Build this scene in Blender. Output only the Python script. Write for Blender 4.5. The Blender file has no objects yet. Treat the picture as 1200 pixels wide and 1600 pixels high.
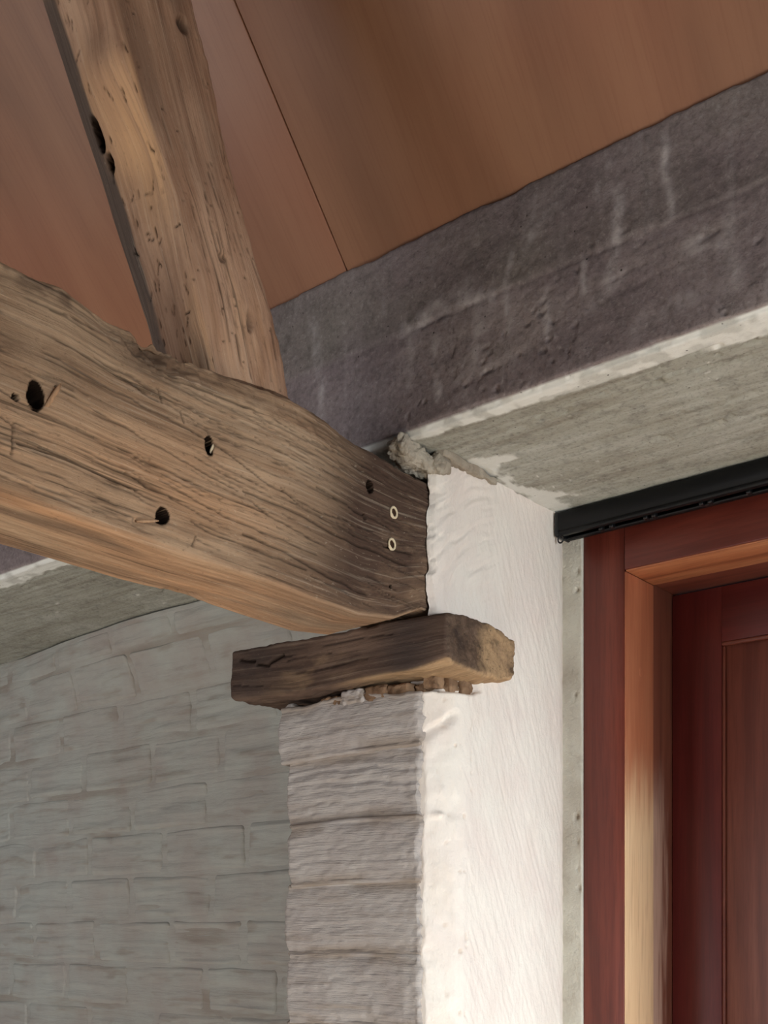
import bpy, math
import numpy as np
from mathutils import Vector, Matrix

# ------------------------------------------------------------------ camera, world, lights
scene = bpy.context.scene
ROOT = scene.collection
EYE = 1.55                      # eye height; heights below are given from the eye and raised by this
YAW = math.radians(39.39)

cam_data = bpy.data.cameras.new('camera')
cam = bpy.data.objects.new('camera', cam_data)
ROOT.objects.link(cam)
cam.location = (0, 0, EYE)
cam.rotation_euler = (math.radians(90), 0, YAW)
cam_data.sensor_fit = 'AUTO'
cam_data.sensor_width = 36
cam_data.lens = 40.5
cam_data.shift_y = 657 / 1600
cam_data.clip_start = 0.02
scene.camera = cam

scene.view_settings.view_transform = 'Standard'
scene.view_settings.look = 'None'
scene.view_settings.gamma = 1
scene.view_settings.use_curve_mapping = False
scene.view_settings.exposure = -0.08
scene.cycles.use_denoising = True
scene.cycles.max_bounces = 8
scene.cycles.use_adaptive_sampling = False

world = bpy.data.worlds.new('world')
scene.world = world
world.use_nodes = True
wbg = world.node_tree.nodes['Background']
wbg.inputs[0].default_value = (0.80, 0.90, 1.0, 1)
wbg.inputs[1].default_value = 0.06


def area_light(name, loc, target, sx, sy, power, col, spread=180):
    d = bpy.data.lights.new(name, 'AREA')
    d.shape = 'RECTANGLE'
    d.size, d.size_y = sx, sy
    d.energy = power
    d.color = col
    d.spread = math.radians(spread)
    o = bpy.data.objects.new(name, d)
    ROOT.objects.link(o)
    o.location = loc
    o.rotation_euler = (Vector(target) - Vector(loc)).to_track_quat('-Z', 'Y').to_euler()
    return o


# daylight through the opening to the right of the door, low in the wall
area_light('window_daylight', (2.3, 0.75, 0.95), (-1.07, 1.65, 1.05), 1.3, 1.5, 17.5, (0.87, 0.95, 1.0), 54)
area_light('bounce_fill', (2.4, 0.60, 1.0), (-1.1, 1.2, 1.7), 1.6, 1.4, 12, (1.0, 0.90, 0.82))  # added broad fill, standing in for light bounced off the ground
# added lamp aimed at the floor, for the light it bounces upward
area_light('floor_bounce_lamp', (2.5, 0.0, 2.3), (-0.45, 0.2, 0.0), 0.8, 0.6, 50, (1.0, 0.96, 0.90), 35)
# added fill lamp behind the viewer
area_light('rear_fill', (-3.0, -2.2, 1.3), (-1.3, 1.2, 2.1), 2.4, 1.6, 52, (0.98, 0.98, 1.0))


# ------------------------------------------------------------------ numpy noise
def _hash(ix, iy, iz, seed):
    h = (ix.astype(np.uint32) * np.uint32(374761393) + iy.astype(np.uint32) * np.uint32(668265263)
         + iz.astype(np.uint32) * np.uint32(2147483647) + np.uint32((seed * 974711 + 12345) & 0xffffffff))
    h = (h ^ (h >> np.uint32(13))) * np.uint32(1274126177)
    h = h ^ (h >> np.uint32(16))
    h = h * np.uint32(2246822519)
    h = h ^ (h >> np.uint32(15))
    return (h & np.uint32(0xffff)).astype(np.float32) / 32767.5 - 1.0


def vnoise(p, seed=0):
    p = p.astype(np.float32)
    i = np.floor(p).astype(np.int64)
    f = (p - i).astype(np.float32)
    f = f * f * f * (f * (f * 6 - 15) + 10)
    x, y, z = i[:, 0], i[:, 1], i[:, 2]
    fx, fy, fz = f[:, 0], f[:, 1], f[:, 2]

    def L(a, b, t):
        return a + (b - a) * t
    c00 = L(_hash(x, y, z, seed), _hash(x + 1, y, z, seed), fx)
    c10 = L(_hash(x, y + 1, z, seed), _hash(x + 1, y + 1, z, seed), fx)
    c01 = L(_hash(x, y, z + 1, seed), _hash(x + 1, y, z + 1, seed), fx)
    c11 = L(_hash(x, y + 1, z + 1, seed), _hash(x + 1, y + 1, z + 1, seed), fx)
    return L(L(c00, c10, fy), L(c01, c11, fy), fz)


def fbm(p, scale=(1, 1, 1), octv=4, seed=0, gain=0.5):
    q = p * np.array(scale, dtype=np.float64)
    out = np.zeros(len(p), np.float32)
    a, tot = 1.0, 0.0
    for k in range(octv):
        out += a * vnoise(q + 17.3 * k + 100.0, seed + k)
        tot += a
        a *= gain
        q = q * 2.03
    return out / tot


def sstep(a, b, x):
    t = np.clip((x - a) / (b - a), 0, 1)
    return t * t * (3 - 2 * t)


def keys(x, ks):
    ks = sorted(ks)
    return np.interp(x, [k[0] for k in ks], [k[1] for k in ks])


def seg_dist(px, py, ax, ay, bx, by):
    dx, dy = bx - ax, by - ay
    t = np.clip(((px - ax) * dx + (py - ay) * dy) / (dx * dx + dy * dy + 1e-12), 0, 1)
    return np.hypot(px - ax - t * dx, py - ay - t * dy)


# ------------------------------------------------------------------ mesh helpers
def rng(a, b, step):
    n = max(1, int(round(abs(b - a) / step)))
    return np.linspace(a, b, n + 1)


def cat(*parts):
    return np.unique(np.round(np.concatenate(parts), 6))


def rbox(ax, ay, az, r=0.004, skip=()):
    """rounded box sampled on the given axis coordinates -> points, normals, quads"""
    A = [np.asarray(ax, float), np.asarray(ay, float), np.asarray(az, float)]
    for k in range(3):      # make sure the rounding has its own samples
        lo, hi = A[k][0], A[k][-1]
        rr = min(r, (hi - lo) * 0.49)
        A[k] = cat(A[k], [lo + rr * 0.35, lo + rr, hi - rr, hi - rr * 0.35])
    n = [len(a) for a in A]
    idx = np.full(n, -1, np.int64)
    m = np.zeros(n, bool)
    m[0], m[-1] = True, True
    m[:, 0], m[:, -1] = True, True
    m[:, :, 0], m[:, :, -1] = True, True
    ii = np.argwhere(m)
    idx[m] = np.arange(len(ii))
    P = np.stack([A[k][ii[:, k]] for k in range(3)], 1)
    lo = np.array([a[0] for a in A])
    hi = np.array([a[-1] for a in A])
    rr = np.minimum(r, (hi - lo) * 0.49)
    inner = np.clip(P, lo + rr, hi - rr)
    v = P - inner
    N = v / np.maximum(np.linalg.norm(v, axis=1, keepdims=True), 1e-9)
    P = inner + N * rr
    Q = []

    def face(g, flip):
        q = np.stack([g[:-1, :-1], g[1:, :-1], g[1:, 1:], g[:-1, 1:]], -1).reshape(-1, 4)
        Q.append(q[:, ::-1] if flip else q)
    for name, g, fl in (('-x', idx[0], True), ('+x', idx[-1], False), ('-y', idx[:, 0], False), ('+y', idx[:, -1], True),
                        ('-z', idx[:, :, 0], True), ('+z', idx[:, :, -1], False)):
        if name not in skip:
            face(g, fl)
    return P, N, np.concatenate(Q)


def mk(name, P, Q, mat, parent=None, attrs=None, smooth=True, base=True):
    """link one mesh object; points are given from the eye level"""
    P = np.array(P, float).copy()
    P[:, 2] += EYE
    used = np.zeros(len(P), bool)
    used[np.asarray(Q).ravel()] = True
    remap = np.cumsum(used) - 1
    P = P[used]
    Q = remap[np.asarray(Q)]
    org = np.zeros(3)
    if parent is None:
        org = np.array([(P[:, 0].min() + P[:, 0].max()) / 2, (P[:, 1].min() + P[:, 1].max()) / 2, P[:, 2].min()])
    me = bpy.data.meshes.new(name)
    k = Q.shape[1]
    me.vertices.add(len(P))
    me.vertices.foreach_set('co', (P - org).astype(np.float32).ravel())
    me.loops.add(Q.size)
    me.loops.foreach_set('vertex_index', Q.astype(np.int32).ravel())
    me.polygons.add(len(Q))
    me.polygons.foreach_set('loop_start', np.arange(0, Q.size, k, dtype=np.int32))
    me.update(calc_edges=True)
    me.validate()
    if smooth:
        me.polygons.foreach_set('use_smooth', np.ones(len(me.polygons), bool))
    for an, av in (attrs or {}).items():
        av = np.asarray(av, np.float32)[used]
        if av.ndim == 2:
            a = me.attributes.new(an, 'FLOAT_VECTOR', 'POINT')
            a.data.foreach_set('vector', av.ravel())
        else:
            a = me.attributes.new(an, 'FLOAT', 'POINT')
            a.data.foreach_set('value', av.ravel())
    me.materials.append(mat)
    o = bpy.data.objects.new(name, me)
    ROOT.objects.link(o)
    o.location = org
    if parent is not None:
        o.parent = parent
        o.matrix_parent_inverse = Matrix.Translation(parent.matrix_basis.translation).inverted()
    return o


def empty(name, loc):
    o = bpy.data.objects.new(name, None)
    ROOT.objects.link(o)
    o.empty_display_size = 0.05
    o.location = (loc[0], loc[1], loc[2] + EYE)
    return o


def tag(o, label, category, group=None):
    o['label'] = label
    o['category'] = category
    if group:
        o['group'] = group
    return o


def struct(o, label=None, category=None):
    o['kind'] = 'structure'
    if label:
        o['label'] = label
    if category:
        o['category'] = category
    return o


# ------------------------------------------------------------------ materials
def srgb(r, g, b):
    def f(c):
        c /= 255
        return c / 12.92 if c <= 0.04045 else ((c + 0.055) / 1.055) ** 2.4
    return (f(r), f(g), f(b), 1)


class NT:
    def __init__(self, name, rough=0.8, spec=0.3):
        self.m = bpy.data.materials.new(name)
        self.m.use_nodes = True
        self.t = self.m.node_tree
        self.b = self.t.nodes['Principled BSDF']
        self.b.inputs['Roughness'].default_value = rough
        self.b.inputs['Specular IOR Level'].default_value = spec

    def n(self, typ, **kw):
        nd = self.t.nodes.new(typ)
        for k, v in kw.items():
            setattr(nd, k, v)
        return nd

    def link(self, a, b):
        self.t.links.new(a, b)

    def attr(self, name, vec=False):
        a = self.n('ShaderNodeAttribute', attribute_name=name)
        return a.outputs['Vector' if vec else 'Fac']

    def pos(self):
        return self.n('ShaderNodeNewGeometry').outputs['Position']

    def scale(self, vec, s, off=(0, 0, 0)):
        mp = self.n('ShaderNodeMapping')
        mp.inputs['Scale'].default_value = s
        mp.inputs['Location'].default_value = off
        self.link(vec, mp.inputs['Vector'])
        return mp.outputs[0]

    def noise(self, vec, s, detail=4, rough=0.55, dist=0.0):
        nd = self.n('ShaderNodeTexNoise')
        nd.inputs['Scale'].default_value = s
        nd.inputs['Detail'].default_value = detail
        nd.inputs['Roughness'].default_value = rough
        nd.inputs['Distortion'].default_value = dist
        self.link(vec, nd.inputs['Vector'])
        return nd.outputs['Fac']

    def ramp(self, fac, stops):
        r = self.n('ShaderNodeValToRGB')
        e = r.color_ramp.elements
        while len(e) < len(stops):
            e.new(0.5)
        for el, (p, c) in zip(e, sorted(stops, key=lambda q: q[0])):
            el.position = p
            el.color = c if len(c) == 4 else (*c, 1)
        self.link(fac, r.inputs[0])
        return r.outputs[0]

    def g(self, fac, a, b):
        return self.ramp(fac, [(a, (0, 0, 0, 1)), (b, (1, 1, 1, 1))])

    def mix(self, fac, a, b, mode='MIX'):
        m = self.n('ShaderNodeMix', data_type='RGBA', blend_type=mode)
        for sock, v in ((m.inputs[0], fac), (m.inputs[6], a), (m.inputs[7], b)):
            if isinstance(v, (int, float)):
                sock.default_value = v
            elif isinstance(v, tuple):
                sock.default_value = v
            else:
                self.link(v, sock)
        return m.outputs[2]

    def math(self, op, a, b=None, clamp=False):
        m = self.n('ShaderNodeMath', operation=op, use_clamp=clamp)
        for sock, v in zip(m.inputs, (a, b)):
            if v is None:
                continue
            if isinstance(v, (int, float)):
                sock.default_value = v
            else:
                self.link(v, sock)
        return m.outputs[0]

    def bump(self, h, strength=0.4, dist=0.002):
        b = self.n('ShaderNodeBump')
        b.inputs['Strength'].default_value = strength
        b.inputs['Distance'].default_value = dist
        self.link(h, b.inputs['Height'])
        self.link(b.outputs[0], self.b.inputs['Normal'])

    def done(self, col):
        if isinstance(col, tuple):
            self.b.inputs['Base Color'].default_value = col
        else:
            self.link(col, self.b.inputs['Base Color'])
        return self.m


def old_timber(name, light, mid, dark, warm, stain, rough=0.85, fleck=1.0):
    """weathered wood; attribute gc = (along grain, across, across); m1 warm, m2 stain, on the rafter also painted shade, m3 cracks and worm holes"""
    T = NT(name, rough, 0.25)
    gc = T.attr('gc', True)
    fine = T.noise(T.scale(gc, (5, 230, 230)), 1, 5, 0.65, 0.3)
    line = T.noise(T.scale(gc, (3.2, 105, 105)), 1, 4, 0.6, 0.5)
    med = T.noise(T.scale(gc, (2.2, 30, 30)), 1, 5, 0.6, 0.6)
    blot = T.noise(T.scale(gc, (6, 15, 15)), 1, 6, 0.65)
    speck = T.noise(T.scale(gc, (110, 240, 240)), 1, 4, 0.65)
    deep = (0.030, 0.019, 0.012, 1)
    c = T.ramp(med, [(0.28, dark), (0.5, mid), (0.72, light)])
    c = T.mix(T.math('MULTIPLY', T.g(blot, 0.45, 0.66), 0.8), c, light)
    c = T.mix(T.math('MULTIPLY', T.attr('m1'), T.g(med, 0.2, 0.55)), c, warm)
    c = T.mix(T.math('MULTIPLY', T.attr('m2'), T.g(blot, 0.10, 0.5)), c, stain)
    c = T.mix(T.math('MULTIPLY', T.g(fine, 0.47, 0.33), 0.45), c, T.mix(0.55, c, deep))
    c = T.mix(T.math('MULTIPLY', T.g(line, 0.38, 0.31), 0.75), c, T.mix(0.75, c, deep))
    c = T.mix(T.math('MULTIPLY', T.g(fine, 0.56, 0.70), 0.40 * fleck), c, T.mix(0.6, c, (0.75, 0.62, 0.47, 1)))
    c = T.mix(T.math('MULTIPLY', T.g(speck, 0.60, 0.72), 0.55), c, T.mix(0.7, c, deep))
    c = T.mix(T.math('MULTIPLY', T.g(speck, 0.36, 0.28), 0.35 * fleck), c, T.mix(0.6, c, (0.8, 0.68, 0.52, 1)))
    c = T.mix(T.math('MULTIPLY', T.attr('m3'), 1.0), c, (0.016, 0.010, 0.007, 1))
    T.link(T.math('MULTIPLY', T.math('SUBTRACT', 1.0, T.attr('m3'), True), 0.25), T.b.inputs['Specular IOR Level'])
    h = T.math('ADD', T.math('MULTIPLY', fine, 0.7), T.math('MULTIPLY', T.math('ADD', line, speck), 0.4))
    T.bump(h, 0.8, 0.0026)
    return T.done(c)


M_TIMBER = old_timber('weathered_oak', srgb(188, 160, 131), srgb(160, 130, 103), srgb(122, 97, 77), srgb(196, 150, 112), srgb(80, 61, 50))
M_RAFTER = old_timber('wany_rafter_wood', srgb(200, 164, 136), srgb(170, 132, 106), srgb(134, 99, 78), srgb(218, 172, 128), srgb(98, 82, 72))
M_PAD = old_timber('dark_pad_wood', srgb(112, 90, 76), srgb(82, 63, 52), srgb(52, 39, 33), srgb(178, 146, 110), srgb(56, 48, 46), fleck=0.3)


def concrete_mat():
    T = NT('raw_concrete', 0.9, 0.2)
    p = T.pos()
    n1 = T.noise(T.scale(p, (3, 3, 9)), 1, 6, 0.62, 0.3)
    n2 = T.noise(p, 38, 5, 0.65)
    n3 = T.noise(T.scale(p, (4, 60, 14)), 1, 4, 0.6)
    drip = T.noise(T.scale(p, (46, 10, 4.5)), 1, 4, 0.6, 0.4)
    pit = T.n('ShaderNodeTexVoronoi')
    pit.inputs['Scale'].default_value = 70
    T.link(p, pit.inputs['Vector'])
    face = T.ramp(n1, [(0.3, srgb(118, 106, 106)), (0.5, srgb(142, 129, 129)), (0.72, srgb(162, 150, 146))])
    face = T.mix(T.attr('m3'), face, T.mix(0.6, face, srgb(122, 117, 106)))
    face = T.mix(T.math('MULTIPLY', T.g(drip, 0.56, 0.74), 0.28), face, srgb(176, 168, 166))
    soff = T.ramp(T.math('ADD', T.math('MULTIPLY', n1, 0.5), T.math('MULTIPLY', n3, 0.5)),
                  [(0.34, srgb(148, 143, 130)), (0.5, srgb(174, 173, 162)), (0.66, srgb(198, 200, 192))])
    c = T.mix(T.attr('m4'), face, soff)  # soffit gets a lighter tone, light from below put into the colour
    c = T.mix(T.math('MULTIPLY', T.g(n2, 0.50, 0.30), 0.35), c, srgb(74, 68, 64))
    n4 = T.noise(p, 150, 4, 0.7)
    c = T.mix(T.math('MULTIPLY', T.g(n4, 0.48, 0.30), 0.45), c, srgb(80, 72, 70))
    c = T.mix(T.math('MULTIPLY', T.g(n4, 0.55, 0.72), 0.30), c, srgb(196, 190, 184))
    c = T.mix(T.math('MULTIPLY', T.attr('m1'), T.g(n2, 0.28, 0.55)), c, srgb(204, 196, 194))
    c = T.mix(T.attr('m2'), c, srgb(238, 238, 232))
    spk = T.g(pit.outputs['Distance'], 0.13, 0.06)
    c = T.mix(T.math('MULTIPLY', spk, T.g(n2, 0.5, 0.6)), c, srgb(58, 52, 48))
    T.bump(T.math('ADD', T.math('ADD', n2, n4), T.math('MULTIPLY', n3, 0.5)), 0.5, 0.0022)
    return T.done(c)


M_CONC = concrete_mat()


def plaster_mat(name, base, tint, dirt, stretch, amount=0.5, bump=0.45):
    T = NT(name, 0.92, 0.15)
    p = T.pos()
    a = T.noise(T.scale(p, stretch), 1, 5, 0.6, 0.3)
    b = T.noise(p, 9, 5, 0.6)
    f = T.noise(p, 190, 4, 0.65)
    g = T.noise(T.scale(p, tuple(s * 6 for s in stretch)), 1, 4, 0.6)
    c = T.mix(T.g(b, 0.38, 0.66), base, tint)
    c = T.mix(T.math('MULTIPLY', T.g(a, 0.56, 0.78), amount), c, dirt)
    c = T.mix(T.math('MULTIPLY', T.attr('m1'), 0.8), c, dirt)
    T.bump(T.math('ADD', T.math('MULTIPLY', f, 0.45), g), bump, 0.0022)
    return T.done(c)


M_JAMB = plaster_mat('white_jamb_plaster', srgb(234, 225, 214), srgb(230, 217, 207), srgb(208, 188, 170), (14, 14, 5), 0.25, 0.9)
M_PIER = plaster_mat('whitewashed_brick', srgb(178, 170, 164), srgb(168, 158, 152), srgb(138, 121, 104), (4, 4, 60), 0.55, 1.0)
M_WALL = plaster_mat('whitewashed_wall', srgb(178, 178, 171), srgb(171, 164, 157), srgb(138, 121, 106), (3, 3, 30), 0.55, 0.7)
M_MORT = plaster_mat('grey_mortar', srgb(214, 210, 198), srgb(198, 192, 180), srgb(150, 136, 120), (30, 30, 30), 0.45, 0.8)
M_CRUMB = plaster_mat('brown_mortar', srgb(150, 122, 96), srgb(120, 92, 70), srgb(80, 58, 44), (40, 40, 40), 0.6, 0.8)


def ply_mat():
    T = NT('plywood', 0.42, 0.4)
    gc = T.attr('gc', True)
    w = T.n('ShaderNodeTexWave', wave_type='BANDS', bands_direction='Y')
    w.inputs['Scale'].default_value = 1.0
    w.inputs['Distortion'].default_value = 5.0
    w.inputs['Detail'].default_value = 3
    w.inputs['Detail Scale'].default_value = 0.7
    T.link(T.scale(gc, (0.5, 1.9, 1)), w.inputs['Vector'])
    s = T.noise(T.scale(gc, (1.1, 9, 9)), 1, 5, 0.55, 0.9)
    f = T.noise(T.scale(gc, (8, 240, 240)), 1, 3, 0.6)
    b = T.noise(gc, 2.2, 4, 0.5)
    c = T.ramp(T.math('ADD', T.math('MULTIPLY', w.outputs['Fac'], 0.14), T.math('MULTIPLY', s, 0.80)),
               [(0.25, srgb(130, 92, 69)), (0.5, srgb(148, 106, 80)), (0.75, srgb(162, 120, 92))])
    c = T.mix(T.g(b, 0.4, 0.7), c, T.mix(0.5, c, srgb(150, 94, 70)))
    c = T.mix(T.math('MULTIPLY', T.g(f, 0.5, 0.36), 0.12), c, srgb(104, 60, 38))
    T.bump(f, 0.12, 0.0006)
    return T.done(c)


M_PLY = ply_mat()


def mahogany(name, a, b, c3, rough=0.35, axis='Z', m_s=1.0):
    T = NT(name, rough, 0.5)
    p = T.pos()
    st = {'Z': (26, 26, 1.6), 'X': (1.6, 26, 26)}[axis]
    n = T.noise(T.scale(p, st), m_s, 5, 0.6, 0.7)
    f = T.noise(T.scale(p, tuple(k * 9 for k in st)), 1, 3, 0.6)
    c = T.ramp(n, [(0.28, a), (0.5, b), (0.72, c3)])
    c = T.mix(T.math('MULTIPLY', T.g(f, 0.52, 0.36), 0.35), c, a)
    T.bump(f, 0.15, 0.0006)
    return T.done(c)


M_MAH_Z = mahogany('mahogany_upright', srgb(84, 34, 25), srgb(110, 48, 37), srgb(128, 61, 46))
M_MAH_X = mahogany('mahogany_level', srgb(84, 34, 25), srgb(108, 47, 37), srgb(124, 58, 45), axis='X')
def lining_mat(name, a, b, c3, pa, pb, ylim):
    """stained wood with light on its lower part painted as a paler tone, ending in ragged streaks"""
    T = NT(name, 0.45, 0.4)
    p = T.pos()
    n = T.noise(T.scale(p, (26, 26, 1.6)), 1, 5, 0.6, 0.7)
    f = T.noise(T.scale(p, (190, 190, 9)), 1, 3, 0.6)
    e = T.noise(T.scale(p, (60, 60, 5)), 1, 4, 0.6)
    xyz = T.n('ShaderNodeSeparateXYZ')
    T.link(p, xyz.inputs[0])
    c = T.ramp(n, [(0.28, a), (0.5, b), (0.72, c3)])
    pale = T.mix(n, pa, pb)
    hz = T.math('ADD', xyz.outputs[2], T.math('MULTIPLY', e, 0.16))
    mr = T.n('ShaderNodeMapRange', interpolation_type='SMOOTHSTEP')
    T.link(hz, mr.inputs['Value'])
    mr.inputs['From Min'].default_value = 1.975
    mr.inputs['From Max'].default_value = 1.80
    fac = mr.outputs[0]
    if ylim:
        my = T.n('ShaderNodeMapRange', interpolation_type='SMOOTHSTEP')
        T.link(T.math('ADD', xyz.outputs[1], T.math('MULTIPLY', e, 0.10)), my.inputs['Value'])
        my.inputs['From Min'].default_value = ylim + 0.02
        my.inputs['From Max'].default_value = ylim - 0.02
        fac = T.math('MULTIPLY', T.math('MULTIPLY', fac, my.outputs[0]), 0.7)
    c = T.mix(fac, c, pale)  # painted light: paler tone mixed in towards the bottom
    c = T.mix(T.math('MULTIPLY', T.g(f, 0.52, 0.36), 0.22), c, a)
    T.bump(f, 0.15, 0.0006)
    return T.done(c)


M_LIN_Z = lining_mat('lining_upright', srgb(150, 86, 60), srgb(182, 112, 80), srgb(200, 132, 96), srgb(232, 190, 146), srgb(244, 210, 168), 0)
M_LIN_X = mahogany('lining_level', srgb(130, 70, 48), srgb(188, 120, 82), srgb(216, 154, 112), 0.4, 'X')
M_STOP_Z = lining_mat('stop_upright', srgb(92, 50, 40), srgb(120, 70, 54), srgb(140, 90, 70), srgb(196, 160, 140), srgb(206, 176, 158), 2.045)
M_STOP_X = mahogany('stop_level', srgb(92, 46, 38), srgb(116, 62, 50), srgb(134, 78, 62), 0.4, 'X')
M_LEAF_Z = mahogany('door_leaf_upright', srgb(76, 26, 24), srgb(96, 34, 32), srgb(108, 44, 38), 0.38)
M_LEAF_X = mahogany('door_leaf_level', srgb(76, 26, 24), srgb(96, 34, 32), srgb(108, 44, 38), 0.38, 'X')
M_PANEL = mahogany('door_panel_wood', srgb(88, 40, 32), srgb(112, 58, 46), srgb(128, 76, 60), 0.4)


def plain(name, col, rough=0.5, spec=0.4, metal=0.0):
    T = NT(name, rough, spec)
    T.b.inputs['Metallic'].default_value = metal
    n = T.noise(T.pos(), 60, 3)
    return T.done(T.mix(T.math('MULTIPLY', n, 0.25), col, tuple(k * 0.7 for k in col[:3]) + (1,)))


M_BLACK = plain('black_powder_coat', srgb(14, 15, 18), 0.45, 0.3)
M_BLACK2 = plain('black_plastic', srgb(20, 21, 23), 0.3, 0.5)
M_FLOOR = plain('floor_screed', srgb(204, 194, 180), 0.7)
M_PLUG = plain('pale_filler', srgb(222, 204, 172), 0.8, 0.2)
M_DARKWOOD = plain('dark_wood_core', srgb(60, 40, 28), 0.8, 0.2)


# ------------------------------------------------------------------ setting: floor
P, N, Q = rbox(rng(-4, 3, 1), rng(-4, 2.4, 1), [-0.05 - EYE, -EYE], 0.005)
struct(mk('floor', P, Q, M_FLOOR, smooth=False))

# ------------------------------------------------------------------ concrete beam over the door
BX = cat(rng(-3.6, -2.95, 0.03), rng(-2.95, -1.4, 0.012), rng(-1.4, -0.42, 0.003), rng(-0.42, 0.55, 0.03))
P, N, Q = rbox(BX, cat(rng(1.365, 1.5, 0.0035), rng(1.5, 1.84, 0.007), [1.95, 2.1]), rng(0.75, 1.04, 0.003), 0.006, skip=('+y',))
B = P.copy()
x, y, z = B.T
front = sstep(0.3, 0.8, -N[:, 1])
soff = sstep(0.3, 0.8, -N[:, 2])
top = sstep(0.3, 0.8, N[:, 2])
# chipped, whitened arris
arw = keys(x, [(-3.6, 0.05), (-2.0, 0.05), (-1.1, 0.022), (-0.9, 0.040), (-0.72, 0.046), (-0.55, 0.062), (0.5, 0.06)]) + 0.016 * fbm(B, (9, 9, 9), 4, 3) + 0.006 * fbm(B, (60, 60, 60), 3, 4)
d_ar = (y - 1.365) + (z - 0.75)
band = (1 - sstep(arw - 0.003, arw + 0.003, y - 1.365)) * sstep(0.2, 0.7, -N[:, 2])
upar = 0.012 + 0.012 * fbm(B, (5, 40, 40), 4, 41)
band = np.maximum(band, (1 - sstep(upar - 0.002, upar + 0.002, z - 0.75)) * front * 0.0)
cham = np.clip(1 - d_ar / 0.040, 0, 1)
disp = 0.0020 * fbm(B, (7, 7, 16), 4, 10) + 0.0007 * fbm(B, (40, 40, 60), 4, 11) + 0.0006 * fbm(B, (150, 150, 150), 2, 12)
# pits / honeycomb, mostly in the lower half of the face and in rows on the soffit
pits = sstep(0.36, 0.55, fbm(B, (80, 80, 110), 3, 13)) * sstep(-0.1, 0.25, fbm(B, (6, 6, 10), 3, 14))
disp -= 0.0028 * pits * (1 - sstep(0.90, 0.95, z)) * front
rows = sstep(0.30, 0.5, fbm(B, (28, 90, 20), 3, 15)) * sstep(0.0, 0.3, fbm(B, (3, 16, 2), 3, 16))
disp -= 0.005 * rows * soff
# form-board step
zl = 0.907 + 0.004 * fbm(B, (3, 3, 0.01), 3, 17)
disp += front * (0.0014 * sstep(-0.003, 0.003, z - zl) - 0.0014 * np.exp(-((z - zl) / 0.003) ** 2) * sstep(-0.1, 0.2, fbm(B, (9, 1, 1), 3, 28)))
# encrusted lime on the face
m1 = np.zeros(len(B), np.float32)
wob = 0.006 * fbm(B, (30, 1, 22), 3, 18)
for path, w, s in (
        ([(-0.66, 1.017), (-0.656, 0.962), (-0.640, 0.884)], 0.006, 0.8), ([(-0.733, 1.01), (-0.722, 0.948), (-0.726, 0.89), (-0.738, 0.86)], 0.008, 0.8),
        ([(-0.75, 0.985), (-0.727, 0.965)], 0.007, 0.7), ([(-0.846, 1.01), (-0.846, 0.985), (-0.862, 0.965)], 0.013, 0.55),
        ([(-0.86, 0.975), (-0.80, 1.000)], 0.008, 0.4), ([(-0.888, 0.955), (-0.899, 0.90), (-0.897, 0.85)], 0.007, 0.45),
        ([(-1.071, 0.912), (-0.99, 0.920), (-0.931, 0.903)], 0.017, 0.75), ([(-0.96, 0.945), (-0.945, 0.87), (-0.955, 0.80)], 0.009, 0.5),
        ([(-1.023, 0.905), (-1.023, 0.868), (-1.015, 0.79)], 0.007, 0.55), ([(-1.071, 0.90), (-1.068, 0.824)], 0.008, 0.5),
        ([(-0.836, 0.885), (-0.831, 0.832), (-0.836, 0.80)], 0.006, 0.6), ([(-0.776, 0.90), (-0.775, 0.86)], 0.005, 0.5),
        ([(-0.62, 0.86), (-0.56, 0.845)], 0.016, 0.5), ([(-0.57, 0.87), (-0.565, 0.80)], 0.013, 0.45),
        ([(-0.76, 0.835), (-0.72, 0.862)], 0.010, 0.5), ([(-1.268, 0.985), (-1.254, 0.881), (-1.26, 0.82)], 0.010, 0.5),
        ([(-1.0, 0.80), (-0.90, 0.81)], 0.010, 0.25), ([(-0.70, 0.79), (-0.60, 0.80)], 0.014, 0.35)):
    for (a, b_), (c_, d_) in zip(path[:-1], path[1:]):
        m1 = np.maximum(m1, s * np.exp(-(seg_dist(x + wob, z, a, b_, c_, d_) / w) ** 2))
m1 = m1 * front * np.clip(0.55 + 1.1 * fbm(B, (45, 45, 30), 4, 31), 0, 1)
disp += 0.0018 * m1 * (0.5 + fbm(B, (70, 70, 70), 3, 19))
for (cx, cz, rx, rz, dp) in ((-0.60, 0.868, 0.03, 0.006, 0.007), (-0.72, 0.862, 0.03, 0.004, 0.006), (-0.68, 0.845, 0.04, 0.004, 0.005),
                             (-0.93, 0.80, 0.03, 0.006, 0.006), (-0.53, 0.84, 0.006, 0.004, 0.008), (-1.04, 0.905, 0.05, 0.003, 0.006)):
    e = ((x - cx) / rx) ** 2 + ((z - cz - (x - cx) * 0.12) / rz) ** 2
    disp -= 0.7 * dp * np.exp(-e) * front * (0.25 + 1.6 * np.clip(fbm(B, (70, 70, 120), 3, 29), 0, 1))
for (cx, cy, rx, ry, dp) in ((-0.62, 1.455, 0.05, 0.003, 0.007), (-0.60, 1.462, 0.04, 0.002, 0.006), (-0.80, 1.57, 0.05, 0.004, 0.005),
                             (-0.88, 1.60, 0.06, 0.004, 0.005), (-0.70, 1.62, 0.05, 0.004, 0.004)):
    e = ((x - cx) / rx) ** 2 + ((y - cy - (x - cx) * 0.03) / ry) ** 2
    disp -= dp * np.exp(-e) * soff * (0.3 + 1.6 * np.clip(fbm(B, (50, 90, 90), 3, 30), 0, 1))
P = P + N * disp[:, None]
chip = 0.010 + 0.006 * fbm(B, (18, 18, 18), 4, 20)
push = np.clip(chip - d_ar, 0, 1) * 0.6
P[:, 1] += push
P[:, 2] += push
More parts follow.
